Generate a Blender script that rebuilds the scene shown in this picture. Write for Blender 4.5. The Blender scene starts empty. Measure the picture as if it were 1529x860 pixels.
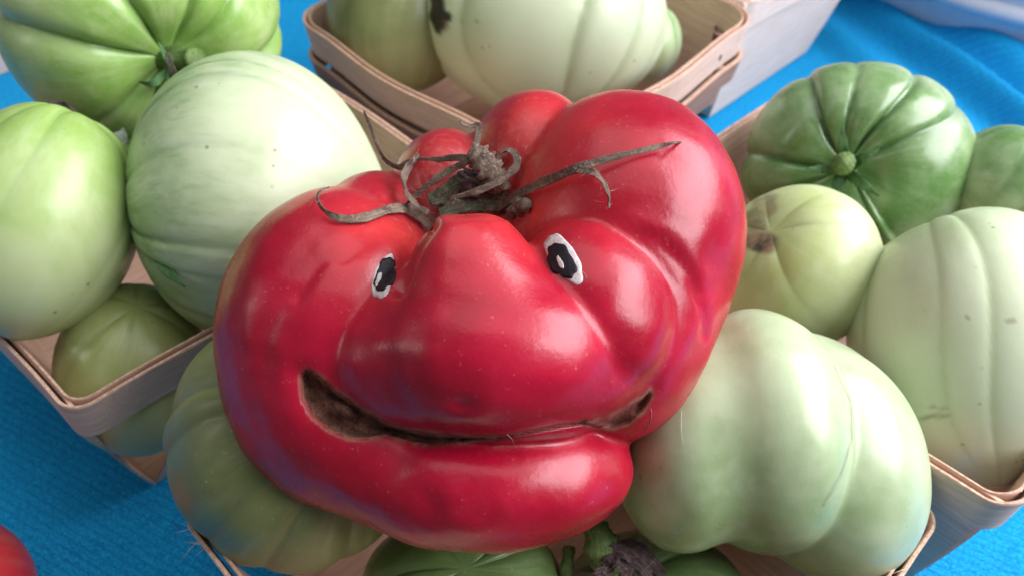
import bpy, bmesh, math, random
import numpy as np
from mathutils import Vector, Matrix, noise as mnoise
from mathutils.bvhtree import BVHTree

random.seed(7); rng = np.random.default_rng(7)
sc = bpy.context.scene
COL = sc.collection
CM = 0.01

# ------------------------------------------------------------------ camera
F_PX = 1250.0                      # focal length in pixels of the 1529 px wide photograph
CAM = np.array([0.0, 0.0, 28.6])   # cm above the cloth
Rv = np.array([1.0, 0, 0]); q = math.sqrt(.5)
Uv = np.array([0, q, q]); Fv = np.array([0, q, -q])
cd = bpy.data.cameras.new('camera'); cam = bpy.data.objects.new('camera', cd); COL.objects.link(cam)
cam.location = CAM * CM; cam.rotation_euler = (math.radians(45), 0, 0)
cd.sensor_width = 36; cd.lens = 36 * F_PX / 1529
cd.clip_start = 0.01; cd.clip_end = 20
cd.dof.use_dof = True; cd.dof.focus_distance = 0.195; cd.dof.aperture_fstop = 18
sc.camera = cam

# ------------------------------------------------------------------ light (a covered market stall, open to the right)
w = bpy.data.worlds.new('World'); sc.world = w; w.use_nodes = True
w.node_tree.nodes['Background'].inputs[0].default_value = (.80, .88, 1.0, 1)
w.node_tree.nodes['Background'].inputs[1].default_value = .14
def area(name, loc, target, sx, sy, power, col):
    l = bpy.data.lights.new(name, 'AREA'); l.shape = 'RECTANGLE'; l.size = sx; l.size_y = sy
    l.energy = power; l.color = col
    o = bpy.data.objects.new(name, l); COL.objects.link(o)
    o.location = loc
    d = Vector(target) - Vector(loc); o.rotation_euler = d.to_track_quat('-Z', 'Y').to_euler()
    return o
area('stall_opening_light', (.86, .20, .74), (.02, .2, .08), 1.25, .75, 30, (.97, .95, 1.0))
area('canopy_light', (.05, .45, 1.40), (0, .22, .05), 1.6, 1.2, 9, (1.0, .99, .96))
area('far_lamp', (-1.0, .05, .55), (-.02, .15, .1), .12, .4, .8, (1.0, .96, .9))
sc.view_settings.view_transform = 'Standard'; sc.view_settings.look = 'None'
sc.view_settings.exposure = 0.1; sc.view_settings.gamma = 1.0
sc.render.engine = 'CYCLES'
sc.cycles.use_denoising = True
sc.cycles.max_bounces = 8

# ------------------------------------------------------------------ helpers
def P(u, v, d):
    """world point (cm) seen at pixel u,v at depth d cm"""
    u = np.asarray(u, float); v = np.asarray(v, float); d = np.asarray(d, float)
    a = (u - 764.5) / F_PX * d; b = (430 - v) / F_PX * d
    return CAM + a[..., None] * Rv + b[..., None] * Uv + d[..., None] * Fv
def PZ(u, v, z):
    b = (430 - v) / F_PX
    return P(u, v, (CAM[2] - z) / (q * (1 - b)))
def pix(p):
    r = p - CAM; d = r @ Fv
    return 764.5 + F_PX * (r @ Rv) / d, 430 - F_PX * (r @ Uv) / d, d
def camvec(x, y, z):
    return x * Rv + y * Uv - z * Fv
def sstep(x, a, b):
    t = np.clip((x - a) / (b - a), 0, 1); return t * t * (3 - 2 * t)

def tag(o, label, cat, group=None, kind=None):
    if label: o['label'] = label
    if cat: o['category'] = cat
    if group: o['group'] = group
    if kind: o['kind'] = kind
    return o
ORG = {}
def mk(name, V, faces, mat, parent=None, origin=None, attrs=None, uv=None, smooth=True, mats=None):
    """mesh object from world-space cm vertices"""
    V = np.asarray(V, float)
    if parent is not None: org = ORG[parent.name]
    else: org = np.array(origin, float) if origin is not None else np.array([V[:, 0].mean(), V[:, 1].mean(), V[:, 2].min()])
    if parent is not None and origin is not None:
        o_org = np.array(origin, float)
    else: o_org = org
    me = bpy.data.meshes.new(name)
    me.from_pydata(((V - o_org) * CM).tolist(), [], faces)
    me.update()
    if smooth: me.polygons.foreach_set('use_smooth', [True] * len(me.polygons))
    if attrs:
        for k, a in attrs.items():
            a = np.asarray(a, np.float32)
            if a.ndim == 2: at = me.attributes.new(k, 'FLOAT_VECTOR', 'POINT'); at.data.foreach_set('vector', a.ravel())
            else: at = me.attributes.new(k, 'FLOAT', 'POINT'); at.data.foreach_set('value', a)
    if uv is not None:
        ul = me.uv_layers.new(name='UVMap')
        li = np.empty(len(me.loops), np.int32); me.loops.foreach_get('vertex_index', li)
        ul.data.foreach_set('uv', np.asarray(uv, np.float32)[li].ravel())
    me.materials.append(mat)
    o = bpy.data.objects.new(name, me); COL.objects.link(o)
    ORG[o.name] = o_org
    if parent is not None:
        o.parent = parent; o.location = (o_org - ORG[parent.name]) * CM
    else: o.location = org * CM
    return o
def empty(name, loc):
    o = bpy.data.objects.new(name, None); COL.objects.link(o); o.location = np.array(loc) * CM
    o.empty_display_size = .02
    ORG[o.name] = np.array(loc, float); return o

# ------------------------------------------------------------------ material helpers
class NT:
    def __init__(s, name):
        s.m = bpy.data.materials.new(name); s.m.use_nodes = True; s.t = s.m.node_tree
        s.b = s.t.nodes['Principled BSDF']
    def n(s, typ, **kw):
        nd = s.t.nodes.new(typ)
        for k, v in kw.items():
            if k.startswith('i_'):
                key = k[2:]; key = int(key) if key.isdigit() else key.replace('_', ' ')
                nd.inputs[key].default_value = v
            else: setattr(nd, k, v)
        return nd
    def l(s, a, b): s.t.links.new(a, b)
    def attr(s, name): return s.n('ShaderNodeAttribute', attribute_name=name).outputs['Fac']
    def obj(s): return s.n('ShaderNodeTexCoord').outputs['Object']
    def noise(s, scale, detail=3, rough=.5, vec=None, dist=0):
        nd = s.n('ShaderNodeTexNoise'); nd.inputs['Scale'].default_value = scale; nd.inputs['Detail'].default_value = detail
        nd.inputs['Roughness'].default_value = rough; nd.inputs['Distortion'].default_value = dist
        s.l(vec if vec is not None else s.obj(), nd.inputs['Vector']); return nd.outputs['Fac']
    def map(s, val, a, b, c=0., d=1.):
        nd = s.n('ShaderNodeMapRange'); nd.interpolation_type = 'SMOOTHSTEP'
        for i, x in enumerate((a, b, c, d)): nd.inputs[i + 1].default_value = x
        s.l(val, nd.inputs[0]); return nd.outputs[0]
    def math(s, op, a, b=None):
        nd = s.n('ShaderNodeMath', operation=op)
        for i, x in enumerate((a, b)):
            if x is None: continue
            if isinstance(x, (int, float)): nd.inputs[i].default_value = x
            else: s.l(x, nd.inputs[i])
        return nd.outputs[0]
    def mix(s, fac, a, b):
        nd = s.n('ShaderNodeMix', data_type='RGBA')
        for idx, x in ((0, fac), (6, a), (7, b)):
            if isinstance(x, (tuple, list)): nd.inputs[idx].default_value = (*x[:3], 1)
            elif isinstance(x, (int, float)): nd.inputs[idx].default_value = x
            else: s.l(x, nd.inputs[idx])
        return nd.outputs[2]
    def bump(s, h, strength, dist, prev=None):
        nd = s.n('ShaderNodeBump'); nd.inputs['Strength'].default_value = strength; nd.inputs['Distance'].default_value = dist
        s.l(h, nd.inputs['Height'])
        if prev is not None: s.l(prev, nd.inputs['Normal'])
        return nd.outputs[0]
    def set(s, **kw):
        for k, v in kw.items():
            key = k.replace('_', ' ')
            if isinstance(v, (int, float, tuple)):
                if isinstance(v, tuple) and len(v) == 3 and key == 'Base Color': v = (*v, 1)
                s.b.inputs[key].default_value = v
            else: s.l(v, s.b.inputs[key])
        return s.m

def mat_red():
    t = NT('red_tomato_skin')
    n1 = t.noise(38, 3, .55); n2 = t.noise(130, 4, .6); n3 = t.noise(900, 2, .5)
    base = t.mix(t.map(n1, .35, .7), (.30, .0028, .018), (.41, .005, .029))
    base = t.mix(t.math('MULTIPLY', t.attr('shoulder'), t.map(n1, .25, .7, .15, .8)), base, (.62, .060, .035))
    base = t.mix(t.math('MULTIPLY', t.map(n2, .5, .75), .35), base, (.44, .012, .040))
    # bloom of pale specks and dust, more of it near the creases and the stem
    sp = t.map(n3, .66, .76); sp = t.math('MULTIPLY', sp, t.map(n2, .35, .65, .05, .3))
    vo = t.n('ShaderNodeTexVoronoi'); vo.inputs['Scale'].default_value = 520; t.l(t.obj(), vo.inputs['Vector'])
    pore = t.math('MULTIPLY', t.map(vo.outputs['Distance'], .03, .12, 1, 0), t.map(t.noise(60, 3, .6), .5, .72, 0, .2))
    sp = t.math('MAXIMUM', sp, pore)
    base = t.mix(sp, base, (.72, .28, .22))
    dust = t.math('MULTIPLY', t.attr('dust'), t.map(t.noise(420, 4, .7), .45, .7, 0, .75))
    base = t.mix(dust, base, (.55, .22, .18))
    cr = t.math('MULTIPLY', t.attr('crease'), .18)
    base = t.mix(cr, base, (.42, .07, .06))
    nb = t.noise(260, 6, .7)
    cork = t.mix(t.map(nb, .35, .7), (.085, .030, .020), (.34, .165, .105))
    base = t.mix(t.attr('mouth'), base, cork)
    edge = t.mix(t.map(nb, .4, .6), (.12, .045, .025), (.26, .13, .075))
    base = t.mix(t.math('MULTIPLY', t.attr('lip'), t.map(nb, .3, .6, .35, .9)), base, edge)
    rough = t.math('ADD', t.map(n2, .3, .7, .25, .35), t.math('MULTIPLY', t.math('MAXIMUM', t.attr('mouth'), t.attr('lip')), .5))
    rough = t.math('ADD', rough, t.math('MULTIPLY', t.attr('dust'), .22))
    bp = t.bump(t.noise(300, 3, .6), .05, .002); bp = t.bump(n3, .05, .0006, bp)
    bp = t.bump(t.math('MULTIPLY', nb, t.attr('mouth')), .9, .003, bp)
    return t.set(Base_Color=base, Roughness=rough, Normal=bp, Subsurface_Weight=.12,
                 Subsurface_Radius=(1.0, .25, .15), Subsurface_Scale=.004, IOR=1.5, Specular_IOR_Level=.46,
                 Coat_Weight=.0, Coat_Roughness=.12)

def mat_green(name, pale, mid, dark, amount=.5, rough=.26, blotch=.5, spots=.25, streak=.6, mer_amt=.35):
    """amount: how far the green spreads from the stem end (attr theta 0..1)"""
    t = NT(name)
    n1 = t.noise(26, 4, .6, dist=.6); n2 = t.noise(95, 4, .6); n3 = t.noise(700, 2, .5)
    th = t.math('ADD', t.attr('theta'), t.map(n1, .2, .8, -.22, .22))
    g = t.map(th, amount - .25, amount + .25, 1, 0)
    base = t.mix(g, pale, mid)
    base = t.mix(t.math('MULTIPLY', t.map(n2, .42, .72), blotch), base, pale)
    mer = t.n('ShaderNodeAttribute', attribute_name='mer').outputs['Vector']
    s1 = t.noise(5, 4, .6, mer, .35); s2 = t.noise(17, 3, .6, mer, .2)
    base = t.mix(t.math('MULTIPLY', t.map(s1, .46, .74), .45 * mer_amt), base, t.mix(.6, pale, (.70, .74, .60)))
    base = t.mix(t.math('MULTIPLY', t.math('MULTIPLY', t.map(s2, .5, .72), t.map(t.attr('theta'), .1, .7, 1, .0)), .45 * mer_amt), base, dark)
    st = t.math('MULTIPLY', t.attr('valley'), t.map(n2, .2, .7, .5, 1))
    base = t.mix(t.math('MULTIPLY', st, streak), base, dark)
    base = t.mix(t.math('MULTIPLY', t.map(n3, .66, .8), spots), base, (.62, .66, .50))
    vo = t.n('ShaderNodeTexVoronoi'); vo.inputs['Scale'].default_value = 150; t.l(t.obj(), vo.inputs['Vector'])
    speck = t.math('MULTIPLY', t.map(vo.outputs['Distance'], .05, .13, 1, 0), t.map(t.noise(40, 2, .5), .52, .6, 0, .75))
    base = t.mix(speck, base, (.20, .17, .09))
    base = t.mix(t.attr('black'), base, (.02, .013, .012))
    base = t.mix(t.attr('mark'), base, t.mix(t.map(t.noise(240, 5, .7), .35, .65), (.03, .018, .014), (.26, .17, .10)))
    r = t.math('ADD', t.map(n2, .3, .7, rough + .02, rough + .14), t.math('MULTIPLY', t.attr('mark'), .4))
    bp = t.bump(n2, .05, .002); bp = t.bump(n3, .02, .001, bp)
    return t.set(Base_Color=base, Roughness=r, Normal=bp, Subsurface_Weight=.18, Subsurface_Radius=(.8, 1.0, .35),
                 Subsurface_Scale=.004, IOR=1.5, Specular_IOR_Level=.55, Coat_Weight=.06, Coat_Roughness=.15)

def mat_wood(name, light, darkc, streak=.5):
    t = NT(name)
    tc = t.n('ShaderNodeTexCoord').outputs['UV']
    def mp(sx, sy):
        m = t.n('ShaderNodeMapping'); m.inputs['Scale'].default_value = (sx, sy, 1); t.l(tc, m.inputs['Vector']); return m.outputs[0]
    g1 = t.noise(1, 4, .65, mp(.35, 6), .4); g2 = t.noise(1, 3, .6, mp(1.2, 34), .2); g3 = t.noise(1, 2, .5, mp(.5, .7))
    base = t.mix(t.map(g1, .3, .72), darkc, light)
    base = t.mix(t.math('MULTIPLY', t.map(g2, .5, .8), streak), base, tuple(x * .55 for x in darkc))
    base = t.mix(t.math('MULTIPLY', t.map(g3, .5, .8), .3), base, tuple(min(1, x * 1.15) for x in light))
    base = t.mix(t.attr('cut'), base, t.mix(t.map(t.noise(700, 2, .6), .3, .7), (.46, .27, .19), (.68, .47, .36)))
    bp = t.bump(g2, .35, .0012); bp = t.bump(g1, .2, .002, bp)
    return t.set(Base_Color=base, Roughness=.62, Normal=bp, Specular_IOR_Level=.3)

def mat_dry(name, a, b, c, rough=.85):
    t = NT(name)
    n1 = t.noise(180, 4, .65); n2 = t.noise(900, 4, .7)
    base = t.mix(t.map(n1, .3, .7), a, b)
    base = t.mix(t.math('MULTIPLY', t.map(n2, .5, .72), .7), base, c)
    mp = t.n('ShaderNodeMapping'); mp.inputs['Scale'].default_value = (1.6, 13, 1); t.l(t.n('ShaderNodeTexCoord').outputs['UV'], mp.inputs['Vector'])
    fib = t.noise(1, 4, .65, mp.outputs[0], .3)
    base = t.mix(t.math('MULTIPLY', t.map(fib, .48, .72), .6), base, tuple(x * .8 for x in a)); base = t.mix(t.math('MULTIPLY', t.map(fib, .5, .25), .45), base, c)
    bp = t.bump(fib, .6, .0008); bp = t.bump(n2, .25, .0006, bp)
    return t.set(Base_Color=base, Roughness=rough, Normal=bp, Specular_IOR_Level=.25)

def mat_plain(name, colr, rough=.5, **kw):
    t = NT(name); n = t.noise(600, 3, .6)
    base = t.mix(t.map(n, .35, .7), tuple(x * .8 for x in colr), colr)
    return t.set(Base_Color=base, Roughness=rough, Normal=t.bump(n, .3, .0008), **kw)

M_RED = mat_red()
M_DRY = mat_dry('dried_calyx', (.075, .048, .038), (.23, .17, .125), (.40, .32, .26))
M_DRYG = mat_dry('half_dried_calyx', (.05, .055, .03), (.15, .15, .10), (.28, .25, .20))
M_DARKDRY = mat_dry('dark_dried_calyx', (.035, .022, .024), (.11, .075, .075), (.26, .20, .20))
M_STEMG = mat_dry('green_stem', (.055, .11, .025), (.15, .24, .07), (.26, .32, .14), .55)
M_SEPAL = mat_dry('green_sepal', (.035, .10, .03), (.09, .20, .07), (.16, .27, .12), .5)
M_SEPALP = mat_dry('pale_sepal', (.16, .20, .15), (.28, .33, .25), (.36, .40, .33), .6)
M_WHITE = mat_plain('eye_white', (.62, .56, .55), .45)
M_BLACK = mat_plain('black_marker', (.008, .005, .010), .55, Specular_IOR_Level=.3)
M_GLINT = mat_plain('glint_white', (.60, .52, .50), .45)
M_HAIR = mat_plain('plant_hair', (.42, .34, .28), .7)

# ------------------------------------------------------------------ lobed bodies: a skin grown round overlapping ellipsoids
def ico(sub):
    bm = bmesh.new(); bmesh.ops.create_icosphere(bm, subdivisions=sub, radius=1)
    V = np.array([v.co[:] for v in bm.verts]); Fc = [[v.index for v in f.verts] for f in bm.faces]
    bm.free(); return V, Fc
ICO = {}
def get_ico(s):
    if s not in ICO: ICO[s] = ico(s)
    return ICO[s]

def latlong(sub):
    key = 'll%d' % sub
    if key in ICO: return ICO[key]
    m, n = (110, 240) if sub > 5 else (64, 120)
    V = [(0, 0, 1)]
    for i in range(1, m):
        th = math.pi * (i / m) ** 1.12
        for j in range(n):
            a = 2 * math.pi * j / n; V.append((math.sin(th) * math.cos(a), math.sin(th) * math.sin(a), math.cos(th)))
    V.append((0, 0, -1)); L_ = len(V) - 1
    Fc = [[0, 1 + j, 1 + (j + 1) % n] for j in range(n)]
    for i in range(m - 2):
        a = 1 + i * n; b = a + n
        Fc += [[a + j, b + j, b + (j + 1) % n, a + (j + 1) % n] for j in range(n)]
    a = 1 + (m - 2) * n
    Fc += [[a + j, L_, a + (j + 1) % n] for j in range(n)]
    ICO[key] = (np.array(V), Fc); return ICO[key]
def lobe_frame(u, v, zo, ru, rv, rz, rot, d0):
    s = d0 / F_PX; d = d0 - zo * s; k = d / F_PX
    c = np.array([(u - 764.5) * k, (430 - v) * k, -d])
    a = math.radians(-rot)
    M = np.array([[math.cos(a), math.sin(a), 0], [-math.sin(a), math.cos(a), 0], [0, 0, 1]])
    return c, M, np.array([ru, rv, rz]) * k
def smin(d, di, kk):
    h = np.clip(.5 + .5 * (d - di) / kk, 0, 1)
    return d * (1 - h) + di * h - kk * h * (1 - h)
def lobes_eval(p, G, s):
    """p camera-space cm; each group of lobes is blended first, then the groups with one another"""
    tot = None
    for kg, L in G:
        d = None
        for (c, M, r, k) in L:
            x = (p - c) @ M.T
            k0 = np.sqrt(((x / r) ** 2).sum(1)); k1 = np.sqrt(((x / (r * r)) ** 2).sum(1)) + 1e-9
            di = k0 * (k0 - 1) / k1
            d = di if d is None else smin(d, di, k * s)
        tot = d if tot is None else smin(tot, d, kg * s)
    return tot
def concavity(V, Fc, it=2):
    """how deep each vertex sits below its neighbours (cm), along the normal"""
    F_ = np.array(Fc); E = np.vstack([F_[:, [0, 1]], F_[:, [1, 2]], F_[:, [2, 0]]])
    fn = np.cross(V[F_[:, 1]] - V[F_[:, 0]], V[F_[:, 2]] - V[F_[:, 0]])
    N = np.zeros_like(V)
    for k in range(3): np.add.at(N, F_[:, k], fn)
    N /= np.linalg.norm(N, axis=1)[:, None] + 1e-12
    deg = np.bincount(E[:, 0], minlength=len(V)).astype(float)
    def avg(A):
        return np.stack([np.bincount(E[:, 0], A[E[:, 1], k], len(V)) for k in range(A.shape[1])], 1) / deg[:, None]
    M_ = V
    for _ in range(it): M_ = avg(M_)
    el = np.linalg.norm(V[E[:, 0]] - V[E[:, 1]], axis=1); el = np.bincount(E[:, 0], el, len(V)) / deg
    c = ((M_ - V) * N).sum(1) / (el * el)
    c = c[:, None]
    for _ in range(2): c = avg(c)
    return c[:, 0]
def lobed_body(lobes, d0, centre, sub=7, warp=.45, far=620, steps=70):
    s = d0 / F_PX
    L = [(kg, [(*lobe_frame(*l[:7], d0), l[7]) for l in ls]) for kg, ls in lobes]
    V, Fc = get_ico(sub)
    dr = V + np.array([0, 0, warp]); dr /= np.linalg.norm(dr, axis=1)[:, None]
    d = d0 - centre[2] * s
    c0 = np.array([(centre[0] - 764.5) * d / F_PX, (430 - centre[1]) * d / F_PX, -d])
    t = np.full(len(V), far * s)
    for i in range(steps):
        dd = lobes_eval(c0 + dr * t[:, None], L, s)
        t = np.maximum(t - .72 * dd, .3)
    p = c0 + dr * t[:, None]
    return p, dr, Fc, c0, s
def cam2world(p):
    return CAM + p[:, :1] * Rv + p[:, 1:2] * Uv - p[:, 2:3] * Fv
def campix(p):
    d = -p[:, 2]; return 764.5 + F_PX * p[:, 0] / d, 430 - F_PX * p[:, 1] / d
def poly_sd(u, v, poly):
    """signed distance (negative inside) to a polygon in pixels"""
    P_ = np.array(poly, float); n = len(P_)
    best = np.full(len(u), 1e9); inside = np.zeros(len(u), bool)
    for i in range(n):
        a = P_[i]; b = P_[(i + 1) % n]; e = b - a
        wx = u - a[0]; wy = v - a[1]
        h = np.clip((wx * e[0] + wy * e[1]) / (e @ e), 0, 1)
        best = np.minimum(best, np.hypot(wx - e[0] * h, wy - e[1] * h))
        c = ((a[1] > v) != (b[1] > v)) & (u < (b[0] - a[0]) * (v - a[1]) / (b[1] - a[1] + 1e-12) + a[0])
        inside ^= c
    return np.where(inside, -best, best)
def line_dist(u, v, pts):
    P_ = np.array(pts, float); best = np.full(len(u), 1e9)
    for a, b in zip(P_[:-1], P_[1:]):
        e = b - a; h = np.clip(((u - a[0]) * e[0] + (v - a[1]) * e[1]) / (e @ e), 0, 1)
        best = np.minimum(best, np.hypot(u - a[0] - e[0] * h, v - a[1] - e[1] * h))
    return best
def vnoise(p, scale, seed=0.):
    """cheap smooth value noise from summed sines (cm)"""
    o = np.zeros(len(p)); r = np.random.default_rng(int(seed) + 11)
    for i in range(7):
        k = r.normal(size=3); k /= np.linalg.norm(k); k *= scale * (0.6 + 1.2 * r.random())
        o += np.sin(p @ k + r.random() * 6.28)
    return o / 3.7

# ================================================================== SETTING
def build_cloth():
    t = NT('blue_knit_cloth')
    ob = t.obj()
    m = t.n('ShaderNodeMapping'); m.inputs['Rotation'].default_value = (0, 0, math.radians(28)); t.l(ob, m.inputs['Vector'])
    wv = t.n('ShaderNodeTexWave'); wv.bands_direction = 'Y'; wv.inputs['Scale'].default_value = 96; wv.inputs['Distortion'].default_value = 1.1
    wv.inputs['Detail'].default_value = 2; wv.inputs['Detail Scale'].default_value = .6
    t.l(m.outputs[0], wv.inputs['Vector'])
    m2 = t.n('ShaderNodeMapping'); m2.inputs['Scale'].default_value = (.45, 1, 1); t.l(m.outputs[0], m2.inputs['Vector'])
    n1 = t.noise(1900, 3, .6, m2.outputs[0]); n2 = t.noise(20, 3, .5)
    base = t.mix(t.map(n1, .38, .62), (.004, .20, .53), (.014, .46, .88))
    n4 = t.noise(700, 4, .7)
    base = t.mix(t.math('MULTIPLY', t.map(n4, .45, .75), .4), base, (.03, .50, .88))
    base = t.mix(t.math('MULTIPLY', t.map(wv.outputs['Fac'], .0, .28, 1, 0), .45), base, (.003, .17, .48))
    base = t.mix(t.math('MULTIPLY', t.map(n2, .4, .7), .25), base, (.006, .40, .82))
    bp = t.bump(wv.outputs['Fac'], .16, .0008); bp = t.bump(n1, .9, .0014, bp)
    mat = t.set(Base_Color=base, Roughness=.92, Normal=bp, Specular_IOR_Level=.15, Sheen_Weight=.0)
    x = np.arange(-75, 85.1, .36); y = np.concatenate([np.full(8, -.6), np.arange(-.6, 110.1, .36)])
    X, Y = np.meshgrid(x, y); Z = np.zeros_like(X)
    def fold(p0, p1, h, wd, f0=.25, f1=.25):
        nonlocal Z
        p0 = np.array(p0); p1 = np.array(p1); e = p1 - p0; Ln = np.hypot(*e); e = e / Ln
        s_ = (X - p0[0]) * e[0] + (Y - p0[1]) * e[1]; dd = -(X - p0[0]) * e[1] + (Y - p0[1]) * e[0]
        dd = dd + .5 * np.sin(s_ * .16 + h)
        env = sstep(s_, -Ln * f0, Ln * f0) * (1 - sstep(s_, Ln * (1 - f1), Ln * (1 + f1)))
        sharp = np.where(dd > 0, dd / wd, dd / (wd * .8))
        Z = Z + h * env * (np.exp(-sharp ** 2) - .3 * np.exp(-((dd + wd * 1.5) / (wd * .6)) ** 2))
    fold((24.5, 62), (31.5, 37), 1.6, 1.1)
    fold((27.0, 58), (37, 38), 1.5, 1.1)
    fold((22.0, 56), (27.0, 38), .7, 1.3)
    fold((31, 52), (42, 40), 1.3, 1.2)
    fold((-30, 12), (-16, 4), .35, 2.5)
    Z += .05 * np.sin(X * .35 + .3 * Y) + .04 * np.sin(.5 * Y - .22 * X + 2)
    Z = np.maximum(Z, -.28 + .05 * np.sin(X * .9 + Y))
    Z[:8] = Z[8] - np.linspace(14, .6, 8)[:, None]; Y[:8] -= .25 + .5 * np.sin(X[:8] * .5) ** 2
    V = np.stack([X.ravel(), Y.ravel(), Z.ravel()], 1)
    ny, nx = X.shape; idx = np.arange(nx * ny).reshape(ny, nx)
    fc = np.stack([idx[:-1, :-1], idx[:-1, 1:], idx[1:, 1:], idx[1:, :-1]], -1).reshape(-1, 4).tolist()
    o = mk('tablecloth', V, fc, mat, origin=(0, 0, 0))
    tag(o, 'bright blue ribbed knit tablecloth lying under all the baskets', 'tablecloth')
    tb = NT('table_board'); nn = tb.noise(30, 4, .6)
    mt = tb.set(Base_Color=tb.mix(nn, (.30, .24, .18), (.42, .34, .26)), Roughness=.6)
    bx = np.array([[sx, sy, sz] for sz in (-3, -.35) for sy in (-.2, 110) for sx in (-75, 85)], float)
    fcs = [[0, 2, 3, 1], [4, 5, 7, 6], [0, 1, 5, 4], [2, 6, 7, 3], [0, 4, 6, 2], [1, 3, 7, 5]]
    tag(mk('table', bx, fcs, mt, origin=(0, 0, -3), smooth=False), None, None, None, 'structure')
build_cloth()

# ------------------------------------------------------------------ baskets
M_WOOD = mat_wood('veneer_wood', (.78, .57, .455), (.62, .41, .31), .5)
M_WOODP = mat_wood('pale_veneer', (.80, .66, .56), (.70, .52, .43), .25)
M_WOODD = mat_wood('shaded_veneer', (.40, .23, .15), (.27, .14, .09), .4)  # same veneer with shade put into its colour, for floors and lower bands
M_STAPLE = mat_plain('dark_staple', (.10, .07, .06), .45, Metallic=.4)

def round_square(side, rad, bow, n=14, m=16):
    """closed path of a bowed square with rounded corners, corner 0 towards -y after a 45 deg turn"""
    h = side / 2; pts = []
    for k in range(4):
        a0 = math.radians(-90 * k + 180)
        cx, cy = [(-1, -1), (-1, 1), (1, 1), (1, -1)][k]
        ccx, ccy = cx * (h - rad), cy * (h - rad)
        st = [math.radians(270), math.radians(180), math.radians(90), math.radians(0)][k]
        arc = [(ccx + rad * math.cos(st - i / n * math.pi / 2), ccy + rad * math.sin(st - i / n * math.pi / 2)) for i in range(n + 1)]
        pts += arc
        nx_, ny_ = [(-1, 1), (1, 1), (1, -1), (-1, -1)][k]
        e0 = np.array(arc[-1]);
        nst = [math.radians(180), math.radians(90), math.radians(0), math.radians(-90)][k]
        e1 = np.array([nx_ * (h - rad) + rad * math.cos(nst), ny_ * (h - rad) + rad * math.sin(nst)])
        out = [(-1, 0), (0, 1), (1, 0), (0, -1)][k]
        for i in range(1, m):
            t = i / m; b = bow * math.sin(math.pi * t) ** 2
            p = e0 * (1 - t) + e1 * t; pts.append((p[0] + out[0] * b, p[1] + out[1] * b))
    return np.array(pts)

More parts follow.
